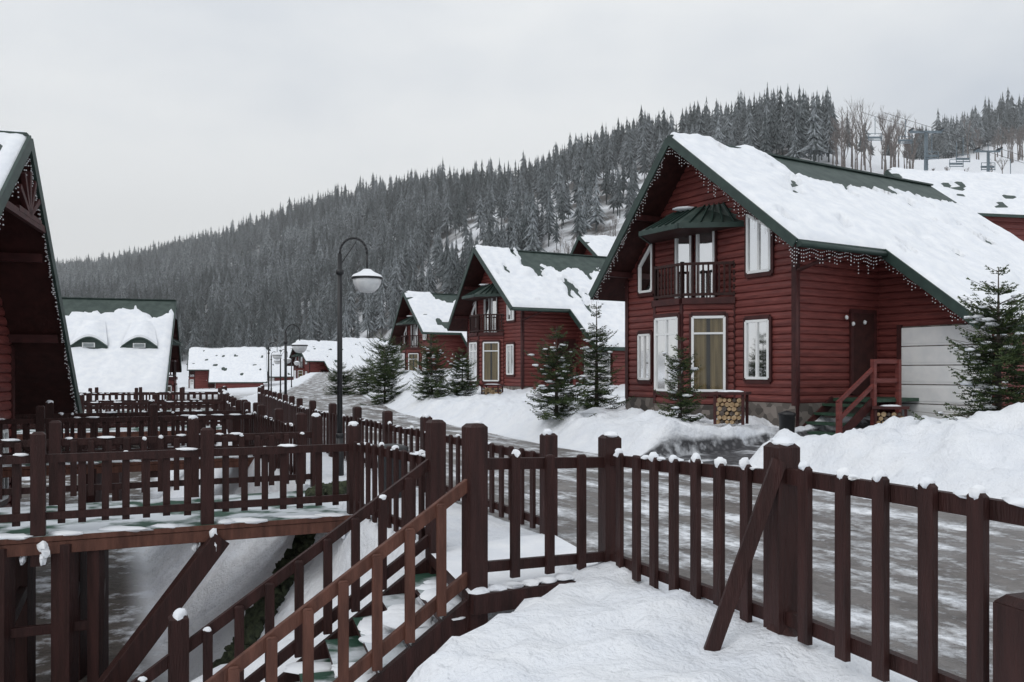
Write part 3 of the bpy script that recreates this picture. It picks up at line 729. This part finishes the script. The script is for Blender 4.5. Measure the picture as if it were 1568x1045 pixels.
chalet((-19,44.5),up,vp,-2.2,sr=.88,smin=-3.4,sext=None,bare=(1.1,-3),seed=6,detail=1,dormers=((.5,.5),(.5,2.9),(.5,5.3)),D=14,spot=.95)
chalet((24.6,48.9),(-.2,.98),(.98,.2),6.1,sext=None,D=16,seed=7,detail=1,depth=7)
for i,(p_,Y,z) in enumerate(((322,150,-2.1),(352,185,-2.2),(385,150,-1.9),(420,165,-1.4),(474,135,-1.2),(440,185,-.6),(505,175,-1.0),(298,128,-2.6),(540,160,.2))):
    X=(p_-784)/1300*Y; 
    if i%2: chalet((X,Y),(-.3,.95),(.95,.3),z,seed=10+i,detail=1)
    else: chalet((X,Y),(-.6,.8),(.8,.6),z,seed=10+i,detail=1)
def woodstack(x,y,z,ang,w,h,d,name='firewood_stack'):
    mb=MB(); c,s=math.cos(ang),math.sin(ang); ex=V(c,s,0); ey=V(-s,c,0); o=V(x,y,z); Z=V(0,0,1)
    for i in(-1,1):
        for j in(-1,1): mb.beam(o+ex*w/2*i+ey*d/2*j,o+ex*w/2*i+ey*d/2*j+Z*(h+.08),.06,.06,'redtrim',side=ex)
    mb.box(o+Z*(h+.1),ex*(w/2+.08),ey*(d/2+.08),Z*.03,'redtrim'); mb.blob(o+Z*(h+.13),(w*.45,d*.35,.04),'snow',12,5,.15)
    r=.055; zz=r; row=0
    while zz<h-.02:
        xx=-w/2+r+(row%2)*r*.9
        while xx<w/2-.03:
            rr=U(.038,.06); q=o+ex*xx+Z*zz; k=U(0,.05)
            mb.cyl(q-ey*(d/2+k),q+ey*(d/2-.02),rr,rr,7,'log' if R()<.75 else 'bark'); xx+=.108
        zz+=.098; row+=1
    mb.build(name)
woodstack(4.98,19.3,.42,-.45,.62,.6,.5)
woodstack(8.75,19.6,.18,-.45,.62,.5,.4)
woodstack(-.9,38.6,.3,-.4,.8,.6,.5)
mb=MB(); mb.lathe((6.25,19.3,.05),[(.14,0),(.17,.1),(.18,.55),(.2,.57),(.2,.62),(0,.68)],12,'black'); mb.build('litter_bin')
# ------------------------------------------------------------------ young spruces
def fir(x,y,h,r,seed,snow=.35,sparse=1.0,zo=0,pw=.75):
    rr=random.Random(seed); mb=MB(); z=h1(x,y)-.05+zo
    mb.cyl((x,y,z),(x,y,z+h*.97),.02+.016*h,.005,7,'bark')
    zz=.06*h
    while zz<h*.985:
        t=zz/h; Lb=r*(1-t)**pw*1.0+.03; k=rr.choice([5,6,7,8]) if t<.85 else 4; ph=rr.random()*6.28; tier=rr.uniform(.75,1.2)
        for i in range(k):
            az=ph+6.283*i/k+rr.uniform(-.35,.35); L=Lb*tier*rr.uniform(.55,1.2); up_=rr.uniform(-.05,.25)+.6*t
            d=V(math.cos(az),math.sin(az),up_-.12).normalized(); p0=V(x,y,z+zz+rr.uniform(-.05,.05)); sdv=V(-d.y,d.x,0).normalized()
            n=max(3,int(L/.055))
            for j in range(1,n+1):
                f=j/n; q=p0+d*L*f+V(0,0,-.16*L*math.sin(f*math.pi)*.9+.05*L*f*f)
                if j==n: mb.cyl(p0,q,.008,.003,3,'bark',False)
                tl=(L*.38*(1-f)+.06)*rr.uniform(.6,1.25)
                for sg in(-1,1,0):
                    if sg==0 and j%2: continue
                    td=(d*.75+sdv*sg*.85+V(0,0,rr.uniform(-.35,.15) if sg else -.35)).normalized()
                    if sg==0: td=(d+V(0,0,rr.uniform(-.1,.3))).normalized()
                    m='needle' if rr.random()<.4+.35*f else 'needle2'; nt_=max(2,int(tl/.03)); up3=td.cross(V(0,0,1)).normalized(); 
                    wv=.023
                    for kk in range(nt_):
                        c0=q+td*tl*kk/nt_; c1=q+td*tl*(kk+1.3)/nt_; o=V(0,0,rr.uniform(-.012,.02))
                        mb.poly([c0,c1+up3*wv+o,c1-td*.01],m); mb.poly([c0,c1-td*.01,c1-up3*wv-o],m)
                        if kk%2==0: mb.poly([c0,c1+V(0,0,wv),c1],m)
            if rr.random()<snow and t<.8:
                nb=rr.choice([1,2,3])
                for _ in range(nb):
                    f=rr.uniform(.4,.95); q=p0+d*L*f+V(0,0,-.16*L*math.sin(f*math.pi)*.9+.05*L*f*f+.02); g=rr.uniform(.03,.09)*(1-.4*t)
                    mb.blob(q,(g*1.5,g*1.3,g*.5),'snow',7,4,.3)
        zz+=.115*sparse*(.7+.3*r)*rr.uniform(.7,1.3)*(1+1.3*(t>.7))
    return mb.build('young_spruce_tree')
fir(1.15,22,2.5,.95,1,.45,1.0,pw=.6); fir(2.45,24.6,3.35,1.0,2,.35,1.1,pw=.8); fir(3.98,20.1,2.0,.62,3,.12,1.0,pw=.6); fir(7.85,13.7,2.75,1.1,4,.4,.95,pw=.62)
fir(-3.4,36,2.9,1.15,5,.4,pw=.6); fir(-2.2,37.5,2.1,1.0,6,.5,pw=.55); fir(-6.3,42,2.9,1.3,7,.35,pw=.5); fir(-9.2,54,2.2,1.7,8,.5,1.2,pw=.4); fir(-7.6,52,2.6,1.8,9,.4,1.2,pw=.4); fir(-11.3,56,2.0,1.6,10,.5,1.2,pw=.4)
# ------------------------------------------------------------------ ski lift
def pylon(pxx,Y,h,sc_=1.6,name='ski_lift_pylon'):
    X=(pxx-784)/1300*Y; z=h1(X,Y); mb=MB(); mb.cyl((X,Y,z-.5),(X,Y,z+h),.3*sc_,.2*sc_,10,'steel')
    mb.beam((X-2*sc_,Y,z+h),(X+2*sc_,Y,z+h),.3*sc_,.25*sc_,'steel')
    for s in(-1.9*sc_,1.9*sc_):
        mb.beam((X+s,Y-1.2,z+h+.3),(X+s,Y+1.2,z+h+.3),.2,.3,'steel')
        for k in(-1,-.3,.4,1): mb.cyl((X+s-.1,Y+k,z+h+.55),(X+s+.1,Y+k,z+h+.55),.28,.28,8,'black')
    mb.beam((X,Y-.6,z),(X,Y-.6,z+h),.1,.1,'steel',side=(1,0,0))
    for i in range(int(h)): mb.beam((X-.3,Y-.65,z+i),(X+.3,Y-.65,z+i),.06,.06,'steel')
    mb.build(name); return V(X,Y,z+h+.7)
a1=pylon(1418,205,17,1.9); a2=pylon(1513,200,14,1.4); 
mb=MB()
d=(a2-a1); 
for s in(-2.6,2.6):
    o=V(s,0,0); mb.cyl(a1+o-d*.9,a1+o+d*3,.05,.05,4,'black')
    for f in(-.6,.35,.75,1.6,2.1):
        q=a1+o+d*(f+.03*s); mb.cyl(q,q-V(0,0,4.5),.09,.09,4,'steel')
        b=q-V(0,0,5.2); mb.beam(b-V(1.6,0,0.6),b+V(1.6,0,-.6),.6,.1,'steel'); mb.beam(b-V(1.6,-.3,-.1),b+V(1.6,.3,.1),.08,.5,'steel')
        for k in(-1.6,1.6): mb.beam(b+V(k,0,1.0),b+V(k,0,-.8),.12,.12,'steel')
        mb.beam(b+V(-1.6,0,1.0),b+V(1.6,0,1.0),.12,.12,'steel')
mb.build('chairlift_cable')
# ------------------------------------------------------------------ mist
def volmat():
    m=bpy.data.materials.new('mountain_mist'); m.use_nodes=True; nt=m.node_tree;N=nt.nodes;L=nt.links; N.remove(N['Principled BSDF'])
    v=N.new('ShaderNodeVolumeScatter'); v.inputs['Density'].default_value=.0006; v.inputs['Color'].default_value=(.95,.975,1,1); L.new(v.outputs[0],N['Material Output'].inputs['Volume']); return m
me=bpy.data.meshes.new('mist'); x0,x1,y0,y1,z0,z1=-900,900,130,900,-10,170
me.from_pydata([(x0,y0,z0),(x1,y0,z0),(x1,y1,z0),(x0,y1,z0),(x0,y0,z1),(x1,y0,z1),(x1,y1,z1),(x0,y1,z1)],[],[(0,3,2,1),(4,5,6,7),(0,1,5,4),(1,2,6,5),(2,3,7,6),(3,0,4,7)])
me.materials.append(volmat()); ob=bpy.data.objects.new('mist',me); COL.objects.link(ob)
# ------------------------------------------------------------------ sky, light, camera
w=bpy.data.worlds.new('World'); sc.world=w; w.use_nodes=True; nt=w.node_tree;N=nt.nodes;L=nt.links
bg=N['Background']; sky=N.new('ShaderNodeTexSky'); sky.sky_type='NISHITA'; sky.sun_disc=False; sky.sun_elevation=math.radians(45); sky.sun_rotation=math.radians(219); sky.dust_density=4; sky.air_density=1
tc=N.new('ShaderNodeTexCoord'); mp=N.new('ShaderNodeMapping'); mp.inputs['Scale'].default_value=(1,1,2.2); mp.inputs['Location'].default_value=(.35,0,.1); L.new(tc.outputs['Generated'],mp.inputs[0])
no=N.new('ShaderNodeTexNoise'); no.inputs['Scale'].default_value=1.6; no.inputs['Detail'].default_value=5; L.new(mp.outputs[0],no.inputs['Vector'])
rp=N.new('ShaderNodeValToRGB'); rp.color_ramp.elements[0].position=.32; rp.color_ramp.elements[1].position=.60
rp.color_ramp.elements[0].color=(.68,.735,.81,1); rp.color_ramp.elements[1].color=(.96,.985,1.0,1); L.new(no.outputs[0],rp.inputs[0])
sca=N.new('ShaderNodeVectorMath'); sca.operation='SCALE'; sca.inputs[3].default_value=10; L.new(rp.outputs[0],sca.inputs[0])
mx=N.new('ShaderNodeMix'); mx.data_type='RGBA'; mx.inputs[0].default_value=.9; L.new(sky.outputs[0],mx.inputs[6]); L.new(sca.outputs[0],mx.inputs[7])
L.new(mx.outputs[2],bg.inputs['Color']); bg.inputs['Strength'].default_value=.1
s=bpy.data.lights.new('sun','SUN'); s.energy=.6; s.angle=math.radians(35); s.color=(1,.98,.95); so=bpy.data.objects.new('sun',s); COL.objects.link(so)
dr_=V(.5,.62,-.82); so.rotation_euler=dr_.to_track_quat('-Z','Y').to_euler()
c=bpy.data.cameras.new('camera'); c.sensor_width=36; c.lens=36*1300/1568; c.shift_y=47.5/1568; c.clip_end=4000; c.clip_start=.05
co=bpy.data.objects.new('camera',c); COL.objects.link(co); co.location=(0,0,1.6); co.rotation_euler=(math.pi/2,0,0); sc.camera=co
sc.view_settings.view_transform='Standard'; sc.view_settings.look='None'; sc.view_settings.exposure=0
